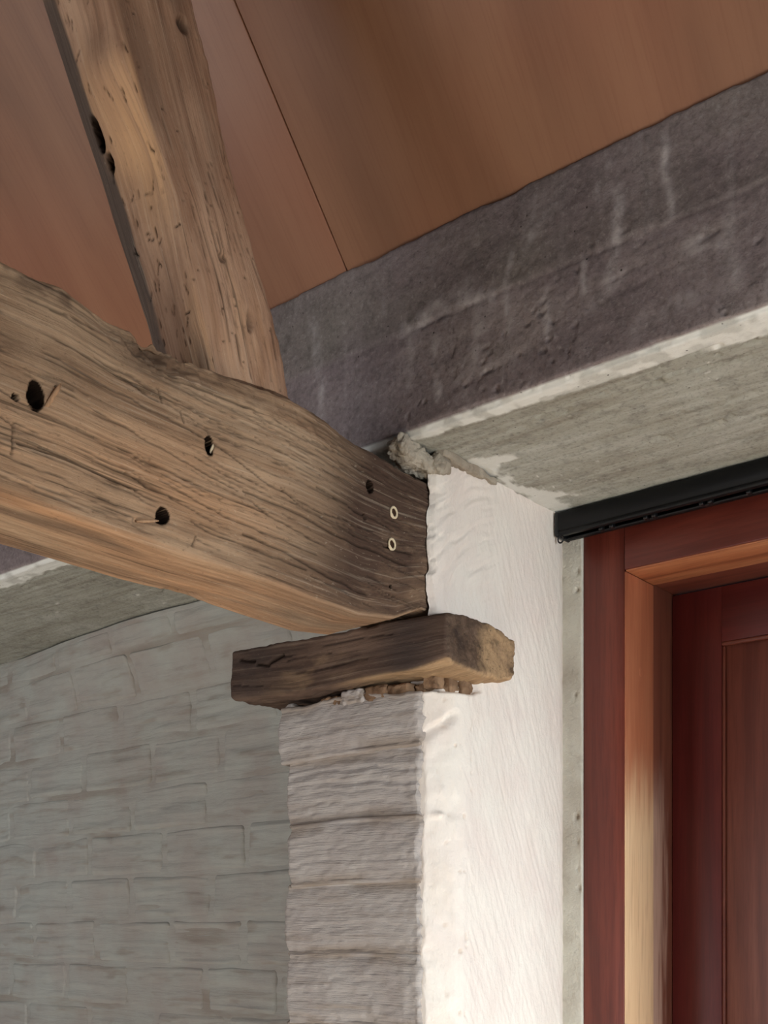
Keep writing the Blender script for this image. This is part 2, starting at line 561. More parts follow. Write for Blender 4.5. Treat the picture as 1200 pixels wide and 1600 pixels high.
P[:, 2] += top * 0.006 * fbm(B, (14, 14, 14), 4, 21) + sstep(1.02, 1.04, z) * front * 0.004 * fbm(B, (20, 20, 20), 4, 22)
m2 = np.maximum(band * (0.55 + 0.45 * sstep(-0.3, 0.1, fbm(B, (40, 40, 40), 3, 23))), 0)
# smears of plaster on the soffit beside the jamb and by the track
wb = 0.5 + 0.5 * fbm(B, (60, 60, 60), 4, 24)
jx = x + 1.07
sm = np.exp(-((jx - 0.01) / 0.03) ** 2) * sstep(1.47, 1.52, y) + 0.9 * np.exp(-(((x + 1.02) / 0.05) ** 2 + ((y - 1.53) / 0.03) ** 2))
sm += 0.7 * np.exp(-(((x + 1.0) / 0.06) ** 2 + ((y - 1.72) / 0.05) ** 2))
m2 = np.maximum(m2, soff * sstep(0.55, 0.75, sm * (0.35 + wb)) * 0.8)
flk = sstep(0.52, 0.62, fbm(B, (120, 160, 90), 2, 25)) * sstep(0.1, 0.3, fbm(B, (5, 9, 5), 3, 26))
m2 = np.maximum(m2, flk * soff * 0.7)
m3 = sstep(-0.01, 0.01, z - zl) * sstep(-0.4, 0.3, fbm(B, (4, 4, 4), 3, 27))
beam = mk('concrete_beam', P, Q, M_CONC, attrs={'m1': m1, 'm2': m2, 'm3': m3, 'm4': soff})
beam['kind'] = 'thing'
tag(beam, 'raw grey concrete beam with whitened chipped lower edge spanning above the door', 'beam')

# ------------------------------------------------------------------ plywood ceiling
ceil = struct(empty('ceiling', (-1.2, 0.4, 2.1)))
TA = 1.14
ca, sa = 1 / math.hypot(1, TA), TA / math.hypot(1, TA)
for i, (x0, x1) in enumerate(((-3.63, -2.420), (-2.4185, -1.1985), (-1.1965, 0.0235), (0.025, 1.2))):
    P, N, Q = rbox(rng(x0, x1, 0.3), rng(0, 2.9, 0.3), [0, 0.012], 0.0012)
    W = np.empty_like(P)
    W[:, 0] = P[:, 0]
    W[:, 1] = 1.374 - P[:, 1] * ca + P[:, 2] * sa
    W[:, 2] = 1.034 + P[:, 1] * sa + P[:, 2] * ca
    mk('plywood_sheet', W, Q[:, ::-1], M_PLY, ceil, {'gc': np.stack([P[:, 1] + i * 3.7, P[:, 0] + i * 1.3, P[:, 2]], 1)}, smooth=False)

# ------------------------------------------------------------------ left wall of whitewashed brick
def wall_bulge(P):
    return 0.065 * sstep(-3.0, -2.1, P[:, 0]) * sstep(0.52, 0.76, P[:, 2]) - 0.02 * (1 - sstep(-3.0, -2.5, P[:, 0]))


P, N, Q = rbox(cat(rng(-3.6, -3.0, 0.05), rng(-3.0, -1.40, 0.007)), [1.8004, 2.1], cat(rng(-1.55, -0.4, 0.08), rng(-0.4, 0.7474, 0.007)), 0.004, skip=('+y',))
B = P.copy()
P[:, 1] -= (wall_bulge(B) + 0.0040 * fbm(B, (9, 9, 22), 4, 50) + 0.0030 * fbm(B, (5, 5, 30), 4, 51)) * sstep(0.3, 0.8, -N[:, 1])
wall_left = struct(mk('wall_left', P, Q, M_WALL, attrs={'m1': 0.6 * sstep(0.1, 0.5, fbm(B, (5, 5, 34), 4, 52))}))
BL, BH = 0.265, 0.108
rs = np.random.RandomState(4)
row = 0
zz = -0.40
while zz < 0.70:
    xx = -3.10 + (row % 2) * BL * 0.5 + rs.uniform(-0.02, 0.02)
    while xx < -1.46:
        L = BL + rs.uniform(-0.03, 0.03)
        x1 = min(xx + L, -1.43)
        zt = min(zz + BH, 0.745)
        if x1 - xx > 0.05:
            sd = int(rs.randint(1, 9000))
            P, N, Q = rbox(rng(xx + 0.004, x1 - 0.004, 0.0055), [1.7985, 1.83], rng(zz + 0.002, zt - 0.002, 0.0045), 0.013, skip=('+y',))
            B = P.copy()
            fr = sstep(0.0, 0.8, -N[:, 1])
            sk = rs.uniform(-0.05, 0.05)
            P[:, 1] -= wall_bulge(B) + fr * (rs.uniform(-0.0012, 0.0018) + sk * (B[:, 0] - xx - L / 2) * 0.2 + 0.0040 * fbm(B, (9, 9, 22), 4, 50)
                                            + 0.0062 * fbm(B, (3, 3, 38), 4, 77) + 0.0018 * fbm(B, (7, 7, 170), 3, 78))
            P[:, 2] += 0.006 * fbm(B, (6, 1, 1), 3, sd + 3)
            P[:, 2] = np.minimum(P[:, 2], 0.7472)
            P[:, 0] += 0.005 * fbm(B, (1, 1, 18), 3, sd + 5)
            mk('brick', P, Q, M_WALL, wall_left, {'m1': 0.5 * sstep(0.25, 0.6, fbm(B, (9, 9, 45), 4, sd + 9)) * fr})
        xx += L
    zz += BH
    row += 1

# ------------------------------------------------------------------ pier: core, brick courses, plastered jamb
pier = struct(empty('wall_pier', (-1.25, 1.64, -EYE)))
P, N, Q = rbox([-1.385, -1.13], [1.48, 1.80], rng(-EYE, 0.372, 0.3), 0.01)
mk('core', P, Q, M_PIER, pier, {'m1': np.zeros(len(P))})
P, N, Q = rbox(rng(-1.40, -1.10, 0.03), rng(1.64, 1.80, 0.02), rng(0.372, 0.748, 0.03), 0.01)
mk('upper_masonry', P, Q, M_PIER, pier, {'m1': np.zeros(len(P))})
cz = [0.392, 0.300, 0.187, 0.083, -0.036, -0.155]
while cz[-1] > -EYE + 0.12:
    cz.append(cz[-1] - 0.116)
cz[-1] = -EYE
lefts = [-1.434, -1.417, -1.409, -1.421, -1.416]
for i in range(len(cz) - 1):
    zt, zb = cz[i], cz[i + 1]
    st = 0.0026 if i < 5 else 0.012
    xl = lefts[i] if i < 5 else -1.42 + rs.uniform(-0.01, 0.01)
    yf = 1.450 + (rs.uniform(-0.003, 0.004) if i else -0.002)
    P, N, Q = rbox(rng(xl, -1.119, st), cat(rng(yf, yf + 0.05, st), [1.6, 1.80]), rng(zb - 0.003, zt + 0.003, st), 0.008, skip=('+y',))
    B = P.copy()
    dj = np.minimum(B[:, 2] - zb, zt - B[:, 2])
    lump = 0.0030 * fbm(B, (9, 9, 18), 4, 60 + i) - 0.0065 * np.exp(-(np.maximum(dj, 0) / 0.016) ** 2) * (0.6 + 0.8 * fbm(B, (12, 1, 1), 3, 58))
    stri = 0.0022 * fbm(B + np.stack([B[:, 0] * 0, B[:, 0] * 0, 0.01 * fbm(B, (9, 9, 9), 2, 59)], 1), (4, 4, 150), 3, 70 + i) * (1.3 if i == 1 else 0.7)
    fine = 0.0015 * fbm(B, (60, 60, 130), 4, 80 + i) + 0.003 * sstep(-1.19, -1.13, B[:, 0]) * fbm(B, (45, 45, 60), 3, 88)
    corner = sstep(0.2, 0.7, -N[:, 0])
    P = P + N * ((lump + stri + fine) * (1 - np.abs(N[:, 2])))[:, None]
    P[:, 0] += sstep(0.1, 0.6, N[:, 0]) * (0.007 * fbm(B, (1, 20, 34), 4, 86) + 0.004 * fbm(B, (1, 90, 120), 2, 87))
    P[:, 0] += corner * (0.006 * fbm(B, (1, 8, 40), 3, 90 + i) + (0.022, 0.014, 0.012, 0.016, 0.014)[i % 5] * np.exp(-(dj / 0.010) ** 2))
    if i == 0:      # ragged top of the first course, lower at its right
        P[:, 2] += sstep(0.34, 0.392, B[:, 2]) * (0.010 * fbm(B, (16, 16, 1), 4, 95) - 0.012 * sstep(-1.24, -1.14, B[:, 0]))
    sag = keys(B[:, 0], [(-1.43, -0.003), (-1.27, 0.002), (-1.11, 0.0)])
    P[:, 2] += sag
    dirt = 0.75 * sstep(0.026, 0.002, dj + 0.008 * fbm(B, (10, 10, 60), 3, 57)) * sstep(-0.35, 0.25, fbm(B, (10, 10, 30), 3, 97 + i))
    mk('brick', P, Q, M_PIER, pier, {'m1': dirt})

# jamb plaster, with the broken splay below the pad and the thin skin beside the timber above it
JY = cat(rng(1.432, 1.56, 0.0022), rng(1.56, 1.842, 0.0026))
JZ = cat(rng(-EYE, -0.22, 0.06), rng(-0.22, 0.756, 0.0026))
P, N, Q = rbox([-1.135, -1.07], JY, JZ, 0.006, skip=('-x',))
B = P.copy()
x, y, z = B.T
edge = 1.450 + 0.005 * fbm(B, (0.01, 30, 24), 4, 100)
up = sstep(0.485, 0.500, z)
xc_low = keys(y, [(1.40, -1.190), (1.447, -1.130), (1.470, -1.100), (1.492, -1.078), (1.503, -1.0715), (1.52, -1.070), (1.9, -1.07)])
xc_up = keys(y, [(1.40, -1.089), (1.432, -1.0885), (1.440, -1.079), (1.455, -1.074), (1.49, -1.0735), (1.53, -1.0715), (1.56, -1.070), (1.9, -1.07)])
ye = y + (1.450 - edge) * (1 - up) + 0.003 * fbm(B, (0.01, 0.01, 22), 3, 102) * up
xc_low = np.interp(ye, np.linspace(1.40, 1.9, 1001), np.interp(np.linspace(1.40, 1.9, 1001), [1.40, 1.447, 1.470, 1.492, 1.503, 1.52, 1.9], [-1.190, -1.130, -1.100, -1.078, -1.0715, -1.070, -1.07]))
xc = xc_low * (1 - up) + xc_up * up
bk = sstep(1.785, 1.845, y)
xc = xc - 0.017 * bk ** 2
P[:, 0] = np.minimum(P[:, 0], xc)
P[:, 0] = np.where(z > 0.492, np.maximum(P[:, 0], -1.0885), P[:, 0])
P[:, 1] = np.where(up < 0.5, np.maximum(P[:, 1], 1.459), P[:, 1])
fac = sstep(0.3, 0.9, N[:, 0])
splay = (1 - sstep(1.48, 1.51, y)) * (1 - up)
rel = 0.0018 * fbm(B, (8, 8, 6), 4, 103) + 0.0007 * fbm(B, (90, 90, 28), 3, 104) + splay * (0.0045 * fbm(B, (30, 50, 30), 4, 105))
ang = np.arctan2(z - 0.36, y - 1.70)
rad = np.hypot(z - 0.36, y - 1.70) + 0.02 * fbm(B, (1, 9, 9), 3, 106)
trowel = sstep(0.50, 0.60, z) * (1 - sstep(1.56, 1.62, y))
tp = np.stack([rad * 210, ang * 5.0, np.zeros_like(rad)], 1)
rel += trowel * 0.0036 * fbm(tp, (0.8, 1, 1), 3, 107)
tp2 = np.stack([(y + z * 0.5) * 150, (z - y * 0.5) * 14, np.zeros_like(rad)], 1)
rel += (1 - trowel) * 0.0012 * fbm(tp2, (1, 1, 1), 3, 108)
# a gouge and a dab on the broken corner, the shallow groove behind it
rel -= 0.010 * np.exp(-(seg_dist(y, z, 1.452, 0.305, 1.492, 0.348) / 0.006) ** 2)
rel += 0.012 * np.exp(-(((y - 1.470) / 0.008) ** 2 + ((z - 0.187) / 0.005) ** 2))
rel -= 0.0022 * np.exp(-((y - 1.500) / 0.007) ** 2) * (1 - up) * sstep(0.0, 0.25, z)
pk = sstep(0.5, 0.62, fbm(B, (90, 110, 70), 2, 109)) * np.exp(-((y - 1.50) / 0.03) ** 2) * (1 - up)
rel -= 0.003 * pk
P[:, 0] += fac * rel
# open bed joint under the pad
zj = 0.385 + 0.008 * fbm(B, (0.01, 26, 0.01), 4, 112) + 0.012 * sstep(1.53, 1.58, y)
jm = sstep(-0.002, 0.002, z - zj) * (1 - sstep(0.44, 0.46, z)) * (1 - sstep(1.540, 1.560, y))
P[:, 0] -= 0.016 * jm
P[:, 1] = np.where(jm > 0.5, np.maximum(P[:, 1], 1.485), P[:, 1])
P[:, 1] += sstep(0.49, 0.51, z) * (1 - sstep(1.437, 1.46, y)) * (0.006 * fbm(B, (0.01, 0.01, 28), 3, 113) + 0.004 * fbm(B, (0.01, 0.01, 90), 3, 114))
P[:, 2] += sstep(0.735, 0.756, z) * (0.010 * fbm(B, (1, 26, 1), 4, 110) - 0.018 * (1 - sstep(1.44, 1.50, y)))
dirt = 0.28 * splay * sstep(-0.2, 0.5, fbm(B, (20, 40, 14), 3, 111)) + 0.8 * pk
mk('jamb_plaster', P, Q, M_JAMB, pier, {'m1': dirt})

# rim of lime squeezed out along the top of the jamb, and the mortar packed over the timber end
def lump_obj(name, c, s, seed, mat, amp=0.25, step=0.003, tilt=0.0, freq=1.0):
    P, N, Q = rbox(rng(-s[0], s[0], step), rng(-s[1], s[1], step), rng(-s[2], s[2], step), min(s) * 0.75)
    B = P + np.array(c)
    P = P + N * (amp * min(s) * (fbm(B, (28 * freq,) * 3, 4, seed) + 0.6 * fbm(B, (90 * freq,) * 3, 3, seed + 1)))[:, None]
    ct, stn = math.cos(tilt), math.sin(tilt)
    R = P.copy()
    R[:, 1] = P[:, 1] * ct - P[:, 2] * stn
    R[:, 2] = P[:, 1] * stn + P[:, 2] * ct
    return mk(name, R + np.array(c), Q, mat, pier, {'m1': 0.4 * sstep(0.1, 0.5, fbm(B, (50, 50, 50), 3, seed + 2))})


M_LUMP = plaster_mat('dirty_mortar', srgb(186, 176, 160), srgb(160, 148, 132), srgb(110, 92, 76), (50, 50, 50), 0.6, 1.0)
lump_obj('mortar_packing', (-1.096, 1.402, 0.734), (0.022, 0.046, 0.014), 120, M_LUMP, 0.65, 0.0022, tilt=-0.14, freq=1.6)
lump_obj('mortar_packing', (-1.150, 1.47, 0.735), (0.05, 0.04, 0.014), 123, M_LUMP, 0.35)
lump_obj('plaster_rim', (-1.070, 1.515, 0.745), (0.010, 0.075, 0.007), 126, M_LUMP, 0.9, 0.0022)
lump_obj('plaster_rim', (-1.076, 1.452, 0.732), (0.011, 0.016, 0.015), 129, M_LUMP, 0.7, 0.0022)

# mortar strip between plaster and door frame, running on over the frame head
P, N, Q = rbox(rng(-1.098, -1.0445, 0.003), [1.836, 1.90], cat(rng(-EYE, -0.22, 0.08), rng(-0.22, 0.752, 0.0035)), 0.003, skip=('+y',))
B = P.copy()
rel = 0.0022 * fbm(B, (30, 30, 24), 4, 130)
for hz, hx in ((0.655, -1.053), (0.62, -1.055), (0.21, -1.056), (0.165, -1.053), (0.115, -1.054), (0.08, -1.052), (0.02, -1.056), (0.43, -1.058)):
    rel -= 0.006 * np.exp(-(((B[:, 0] - hx) / 0.0045) ** 2 + ((B[:, 2] - hz) / 0.006) ** 2)) * (0.6 + fbm(B, (90, 90, 90), 2, 134))
P[:, 1] -= rel * sstep(0.3, 0.8, -N[:, 1])
mk('mortar_strip', P, Q, M_MORT, pier, {'m1': 0.9 * sstep(-0.001, -0.004, rel) + 0.3 * sstep(0.0, 0.5, fbm(B, (9, 9, 9), 3, 131))})
P, N, Q = rbox(rng(-1.044, -0.05, 0.006), [1.838, 1.90], rng(0.7185, 0.747, 0.004), 0.002, skip=('+y',))
B = P.copy()
P[:, 1] -= 0.003 * fbm(B, (30, 30, 30), 4, 132)
head_strip = (P, Q, {'m1': 0.3 * sstep(0.0, 0.5, fbm(B, (9, 9, 9), 3, 133))})

# crumbly bedding under the pad: brown mortar pieces and wood packing
for k, (xa, xb, ya, zc, hh, mt) in enumerate(((-1.335, -1.285, 1.452, 0.388, 0.012, M_CRUMB), (-1.285, -1.235, 1.450, 0.393, 0.012, M_PIER), (-1.235, -1.19, 1.452, 0.392, 0.014, M_CRUMB),
                                              (-1.19, -1.145, 1.455, 0.388, 0.016, M_CRUMB), (-1.145, -1.122, 1.470, 0.390, 0.012, M_CRUMB), (-1.425, -1.400, 1.457, 0.392, 0.009, M_PIER))):
    P, N, Q = rbox(rng(xa, xb, 0.0025), rng(ya, ya + 0.07, 0.004), rng(zc - hh, zc + hh, 0.0025), 0.006)
    B = P.copy()
    P = P + N * (0.004 * fbm(B, (40, 40, 40), 4, 140 + k) + 0.003 * fbm(B, (130, 130, 130), 3, 150 + k))[:, None]
    mk('bedding_piece', P, Q, mt, pier, {'m1': 0.6 * sstep(-0.1, 0.4, fbm(B, (60, 60, 60), 3, 160 + k))})
for k, (ya, yb, xr) in enumerate(((1.466, 1.496, -1.098), (1.490, 1.520, -1.086), (1.514, 1.540, -1.081), (1.536, 1.556, -1.083))):
    P, N, Q = rbox(rng(-1.125, xr, 0.0025), rng(ya, yb, 0.0025), rng(0.390 if k == 0 else 0.372, 0.410, 0.0025), 0.004)
    B = P.copy()
    P = P + N * (0.004 * fbm(B, (50, 50, 50), 4, 170 + k) + 0.002 * fbm(B, (150, 150, 150), 2, 172 + k))[:, None]
    mk('bedding_piece', P, Q, M_CRUMB, pier, {'m1': 0.6 * sstep(-0.1, 0.4, fbm(B, (60, 60, 60), 3, 175 + k))})

# ------------------------------------------------------------------ wall on the far side of the door
P, N, Q = rbox(rng(-0.045, 0.55, 0.05), [1.60, 2.1], rng(-EYE, 0.75, 0.1), 0.01)
struct(mk('wall_right', P, Q, M_JAMB, attrs={'m1': np.zeros(len(P))}))

# ------------------------------------------------------------------ door in its mahogany frame
door = struct(empty('door_1', (-0.55, 1.95, -EYE)))


def board(name, x0, x1, y0, y1, z0, z1, mat, parent=door, r=0.002):
    P, N, Q = rbox([x0, x1], [y0, y1], [z0, z1], r)
    return mk(name, P, Q, mat, parent)


mk('mortar_fill', head_strip[0], head_strip[1], M_MORT, door, head_strip[2])
DL, DR, DH = -0.963, -0.128, 0.640
board('frame_post', -1.0440, DL, 1.840, 1.951, -EYE, 0.717, M_MAH_Z)
board('frame_post', DR, -0.047, 1.840, 1.951, -EYE, 0.717, M_MAH_Z)
board('frame_head', DL + 0.0004, DR - 0.0004, 1.840, 1.951, DH, 0.717, M_MAH_X)
# lining boards that face the opening
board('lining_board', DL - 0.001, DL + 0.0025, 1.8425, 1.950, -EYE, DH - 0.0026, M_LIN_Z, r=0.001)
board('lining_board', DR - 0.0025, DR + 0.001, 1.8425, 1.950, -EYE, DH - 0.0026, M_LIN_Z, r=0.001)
board('lining_board', DL + 0.0026, DR - 0.0026, 1.8425, 1.950, DH - 0.0025, DH + 0.001, M_LIN_X, r=0.001)
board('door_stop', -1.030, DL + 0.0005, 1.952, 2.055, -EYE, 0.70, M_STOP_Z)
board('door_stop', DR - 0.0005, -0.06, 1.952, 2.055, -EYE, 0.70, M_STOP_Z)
board('door_stop', DL + 0.0008, DR - 0.0008, 1.952, 2.055, DH - 0.0005, 0.70, M_STOP_X)
# plugged screw hole on the lining
t = np.linspace(0, 2 * math.pi, 21)[:-1]
def disc(name, c, ry, rz, th, mat, parent, axis=1):
    ring0 = np.stack([np.full(20, c[0]), c[1] + ry * np.cos(t), c[2] + rz * np.sin(t)], 1)
    ring1 = ring0 + np.array([th, 0, 0])
    ring1[:, 1] = c[1] + ry * 0.8 * np.cos(t)
    ring1[:, 2] = c[2] + rz * 0.8 * np.sin(t)
    Pt = np.concatenate([ring0, ring1, [[c[0] + th, c[1], c[2]]]])
    Qt = [[k, (k + 1) % 20, 20 + (k + 1) % 20, 20 + k] for k in range(20)] + [[20 + k, 20 + (k + 1) % 20, 40, 40] for k in range(20)]
    q = [r for r in Qt[:20]]
    o = mk(name, Pt, np.array(q), mat, parent)
    return o


def dome(name, c, ry, rz, h, mat, parent):
    """low round button standing out along +x"""
    rings, n = 5, 20
    pts, qs = [], []
    for a in range(rings + 1):
        ph = a / rings * math.pi / 2
        for k in range(n):
            th = 2 * math.pi * k / n
            pts.append((c[0] + h * math.sin(ph), c[1] + ry * math.cos(ph) * math.cos(th) + 1e-5 * math.cos(th), c[2] + rz * math.cos(ph) * math.sin(th) + 1e-5 * math.sin(th)))
    for a in range(rings):
        for k in range(n):
            qs.append((a * n + k, a * n + (k + 1) % n, (a + 1) * n + (k + 1) % n, (a + 1) * n + k))
    qs.append((rings * n, rings * n + 5, rings * n + 10, rings * n + 15))
    return mk(name, np.array(pts), np.array(qs), mat, parent)


dome('screw_plug', (DL + 0.0023, 1.900, 0.470), 0.007, 0.009, 0.0012, M_LIN_Z, door)
# leaf: stiles, rails, recessed panel
PX0, PX1, PZ1 = -0.864, -0.228, 0.534
leaf = board('leaf_stile', DL + 0.002, PX0, 2.030, 2.070, -EYE + 0.008, DH - 0.004, M_LEAF_Z, r=0.0006)
board('leaf_stile', PX1, DR - 0.002, 2.030, 2.070, -EYE + 0.008, DH - 0.004, M_LEAF_Z, r=0.0006)
board('leaf_rail', PX0 + 0.0003, PX1 - 0.0003, 2.030, 2.070, PZ1, DH - 0.004, M_LEAF_X, r=0.0006)
board('leaf_rail', PX0 + 0.0003, PX1 - 0.0003, 2.030, 2.070, -0.66, -0.52, M_LEAF_X, r=0.0006)
board('leaf_rail', PX0 + 0.0003, PX1 - 0.0003, 2.030, 2.070, -EYE + 0.008, -EYE + 0.2, M_LEAF_X, r=0.0006)
for z0, z1 in ((-0.52, PZ1), (-EYE + 0.2, -0.66)):
    board('leaf_panel', PX0 - 0.004, PX1 + 0.004, 2.038, 2.062, z0 - 0.004, z1 + 0.004, M_PANEL)
    board('panel_moulding', PX0, PX1, 2.0285, 2.0375, z1 - 0.0075, z1, M_STOP_X, r=0.003)
    board('panel_moulding', PX0, PX0 + 0.006, 2.0315, 2.0375, z0, z1 - 0.0078, M_PANEL, r=0.0025)
    board('panel_moulding', PX1 - 0.006, PX1, 2.0315, 2.0375, z0, z1 - 0.0078, M_PANEL, r=0.0025)

# ------------------------------------------------------------------ black track under the beam
track = tag(empty('curtain_track', (-0.6, 1.80, 0.70)), 'black metal curtain track fixed under the concrete beam along the door head', 'track')


def extrude_x(name, prof, x0, x1, mat, parent):
    n = len(prof)
    P = np.array([(xx, a, b) for xx in (x0, x1) for a, b in prof])
    Q = np.array([(k, n + k, n + (k + 1) % n, (k + 1) % n) for k in range(n)])
    return mk(name, P, Q[:, ::-1], mat, parent, smooth=False)


TB = 0.7475
prof = [(1.782, TB), (1.779, TB - 0.003), (1.779, TB - 0.031), (1.7812, TB - 0.0325), (1.7812, TB - 0.0345), (1.779, TB - 0.036), (1.779, TB - 0.041), (1.792, TB - 0.041), (1.792, TB - 0.038),
        (1.7835, TB - 0.038), (1.7835, TB - 0.006), (1.8165, TB - 0.006), (1.8165, TB - 0.038), (1.808, TB - 0.038), (1.808, TB - 0.041), (1.821, TB - 0.041), (1.821, TB)]
extrude_x('rail', prof, -1.062, -0.06, M_BLACK, track)
P, N, Q = rbox([-1.0675, -1.060], [1.777, 1.823], rng(TB - 0.043, TB, 0.02), 0.003)
mk('end_cap', P, Q, M_BLACK2, track)
# hook eye under the end of the track
pts, qs = [], []
n1, n2 = 24, 10
ec = (-1.058, 1.784, TB - 0.0475)
for a in range(n1):
    A = 2 * math.pi * a / n1
    for b in range(n2):
        Bq = 2 * math.pi * b / n2
        rr = 0.0055 + 0.0013 * math.cos(Bq)
        pts.append((ec[0] + rr * math.cos(A), ec[1] + 0.0013 * math.sin(Bq), ec[2] + rr * 1.2 * math.sin(A)))
        qs.append((a * n2 + b, ((a + 1) % n1) * n2 + b, ((a + 1) % n1) * n2 + (b + 1) % n2, a * n2 + (b + 1) % n2))
mk('hook_eye', np.array(pts), np.array(qs), M_BLACK2, track)
for gx in (-0.985, -0.965, -0.90, -0.885, -0.80, -0.785, -0.72):
    P, N, Q = rbox([gx - 0.004, gx + 0.004], [1.794, 1.806], [TB - 0.0445, TB - 0.034], 0.0025)
    mk('glider', P, Q, M_BLACK2, track)

# ------------------------------------------------------------------ tie beam of old timber
TY = cat(rng(0.20, 0.62, 0.02), rng(0.62, 1.46, 0.0018), rng(1.46, 1.625, 0.015))
P, N, Q = rbox(rng(-1.24, -1.09, 0.0032), TY, rng(0.47, 0.715, 0.0018), 0.009)
B = P.copy()
x, y, z = B.T
zt = keys(y, [(0.2, 0.712), (0.686, 0.717), (0.766, 0.721), (0.831, 0.712), (0.922, 0.712), (1.006, 0.716), (1.129, 0.727), (1.187, 0.725), (1.269, 0.714), (1.422, 0.706), (1.62, 0.704)])
zb = keys(y, [(0.2, 0.466), (0.686, 0.468), (0.944, 0.466), (1.083, 0.468), (1.277, 0.464), (1.36, 0.475), (1.425, 0.503), (1.62, 0.505)])
P[:, 2] = zb + (z - 0.47) / 0.245 * (zt - zb)
right = sstep(0.3, 0.85, N[:, 0])
under = sstep(0.3, 0.85, -N[:, 2])
topm = sstep(0.3, 0.85, N[:, 2])
# wavering lower arris and left lower edge
P[:, 0] += under * (0.006 * fbm(B, (1, 5, 1), 3, 200)) * sstep(-1.18, -1.24, x)
grain = np.stack([y, z + 0.006 * fbm(B, (1, 2.2, 1), 3, 201), x], 1)
disp = 0.0030 * fbm(B, (5, 2, 6), 3, 202) + 0.0013 * fbm(grain, (7, 190, 190), 3, 203)
disp += 0.0008 * fbm(grain, (2, 34, 34), 3, 204)
# crumbled upper arris
dtop = np.hypot(np.maximum(0.715 - z, 0), np.maximum(-1.09 - x, 0))
crw = np.exp(-((0.715 - z) / 0.022) ** 2) * np.maximum(right, topm)
disp += crw * (0.007 * fbm(B, (26, 13, 40), 4, 205) - 0.003 + 0.0028 * fbm(B, (60, 38, 60), 4, 206))
rot = np.exp(-(((y - 0.900) / 0.060) ** 2 + ((z - 0.698) / 0.020) ** 2))
disp -= rot * (0.012 + 0.022 * fbm(B, (50, 50, 60), 3, 207))
# fibrous band below the upper edge near the rafter
fib = np.exp(-((z - 0.685) / 0.02) ** 2) * sstep(0.98, 1.06, y) * (1 - sstep(1.22, 1.30, y)) * right
disp += fib * 0.0035 * fbm(B, (70, 60, 110), 3, 208)
# shakes along the grain
crack = np.zeros(len(B), np.float32)
gw = P[:, 2] + 0.004 * fbm(B, (0.01, 6, 0.01), 3, 209) + 0.0022 * fbm(B, (0.01, 34, 0.01), 3, 210)
cr_list = [((1.04, 0.574), (1.148, 0.572), (1.23, 0.561), (1.327, 0.562), (1.417, 0.558)), ((1.04, 0.519), (1.123, 0.513), (1.213, 0.500), (1.291, 0.495)), ((1.11, 0.597), (1.148, 0.585)),
           ((1.327, 0.577), (1.405, 0.580)), ((0.62, 0.590), (0.709, 0.573), (0.766, 0.568), (0.863, 0.562), (0.952, 0.559), (1.074, 0.556), (1.187, 0.543)),
           ((0.62, 0.535), (0.686, 0.527), (0.766, 0.529), (0.854, 0.523), (0.912, 0.517), (0.984, 0.506), (1.161, 0.500)), ((0.755, 0.605), (0.845, 0.592), (0.932, 0.582), (1.03, 0.572)),
           ((0.62, 0.565), (0.705, 0.544), (0.80, 0.540), (0.88, 0.533)), ((0.984, 0.622), (1.086, 0.596), (1.187, 0.587), (1.30, 0.590)), ((0.68, 0.510), (0.76, 0.506), (0.84, 0.498)),
           ((0.72, 0.640), (0.84, 0.628), (0.98, 0.622)), ((0.64, 0.665), (0.78, 0.655), (0.90, 0.640)), ((0.90, 0.545), (1.02, 0.532), (1.15, 0.527)), ((1.18, 0.620), (1.27, 0.610), (1.35, 0.606))]
for k, path in enumerate(cr_list):
    w = 0.0008 + 0.0005 * (k in (0, 1, 3))
    for (a, b_), (c_, d_) in zip(path[:-1], path[1:]):
        crack = np.maximum(crack, np.exp(-(seg_dist(y, gw, a, b_, c_, d_) / w) ** 2))
rsg = np.random.RandomState(11)
for k in range(150):
    yy, zz_ = rsg.uniform(0.62, 1.42), rsg.uniform(0.485, 0.70)
    ln = rsg.uniform(0.03, 0.16)
    sl = rsg.uniform(-0.12, 0.0)
    crack = np.maximum(crack, rsg.uniform(0.3, 0.7) * np.exp(-(seg_dist(y, gw, yy, zz_, yy + ln, zz_ + ln * sl) / 0.0007) ** 2))
crack = crack * right * sstep(-0.45, 0.0, fbm(B, (1, 14, 14), 3, 211) + 0.15)
disp -= 0.0055 * crack
# holes of old pegs and bolts
holes = [(0.730, 0.586, 0.0105, 0.0155, 0.035), (0.982, 0.613, 0.0075, 0.012, 0.030), (0.907, 0.504, 0.010, 0.0100, 0.055), (1.295, 0.655, 0.008, 0.009, 0.035),
         (1.283, 0.607, 0.003, 0.004, 0.02), (1.345, 0.520, 0.003, 0.003, 0.015), (0.705, 0.575, 0.004, 0.004, 0.01)]
hole = np.zeros(len(B), np.float32)
wz = P[:, 2]
for hy, hz, ry, rz, dp in holes:
    ry, rz = ry * 0.88, rz * 0.88
    e = np.sqrt(((y - hy + 0.002 * fbm(B, (1, 90, 90), 2, 212)) / ry) ** 2 + ((wz - hz) / rz) ** 2)
    hm = 1 - sstep(0.82, 1.0, e)
    disp -= right * 1.6 * dp * hm
    disp -= right * 0.0015 * np.exp(-(np.maximum(e - 1, 0) / 0.4) ** 2)
    hole = np.maximum(hole, (1 - sstep(1.12, 1.32, e)) * right)
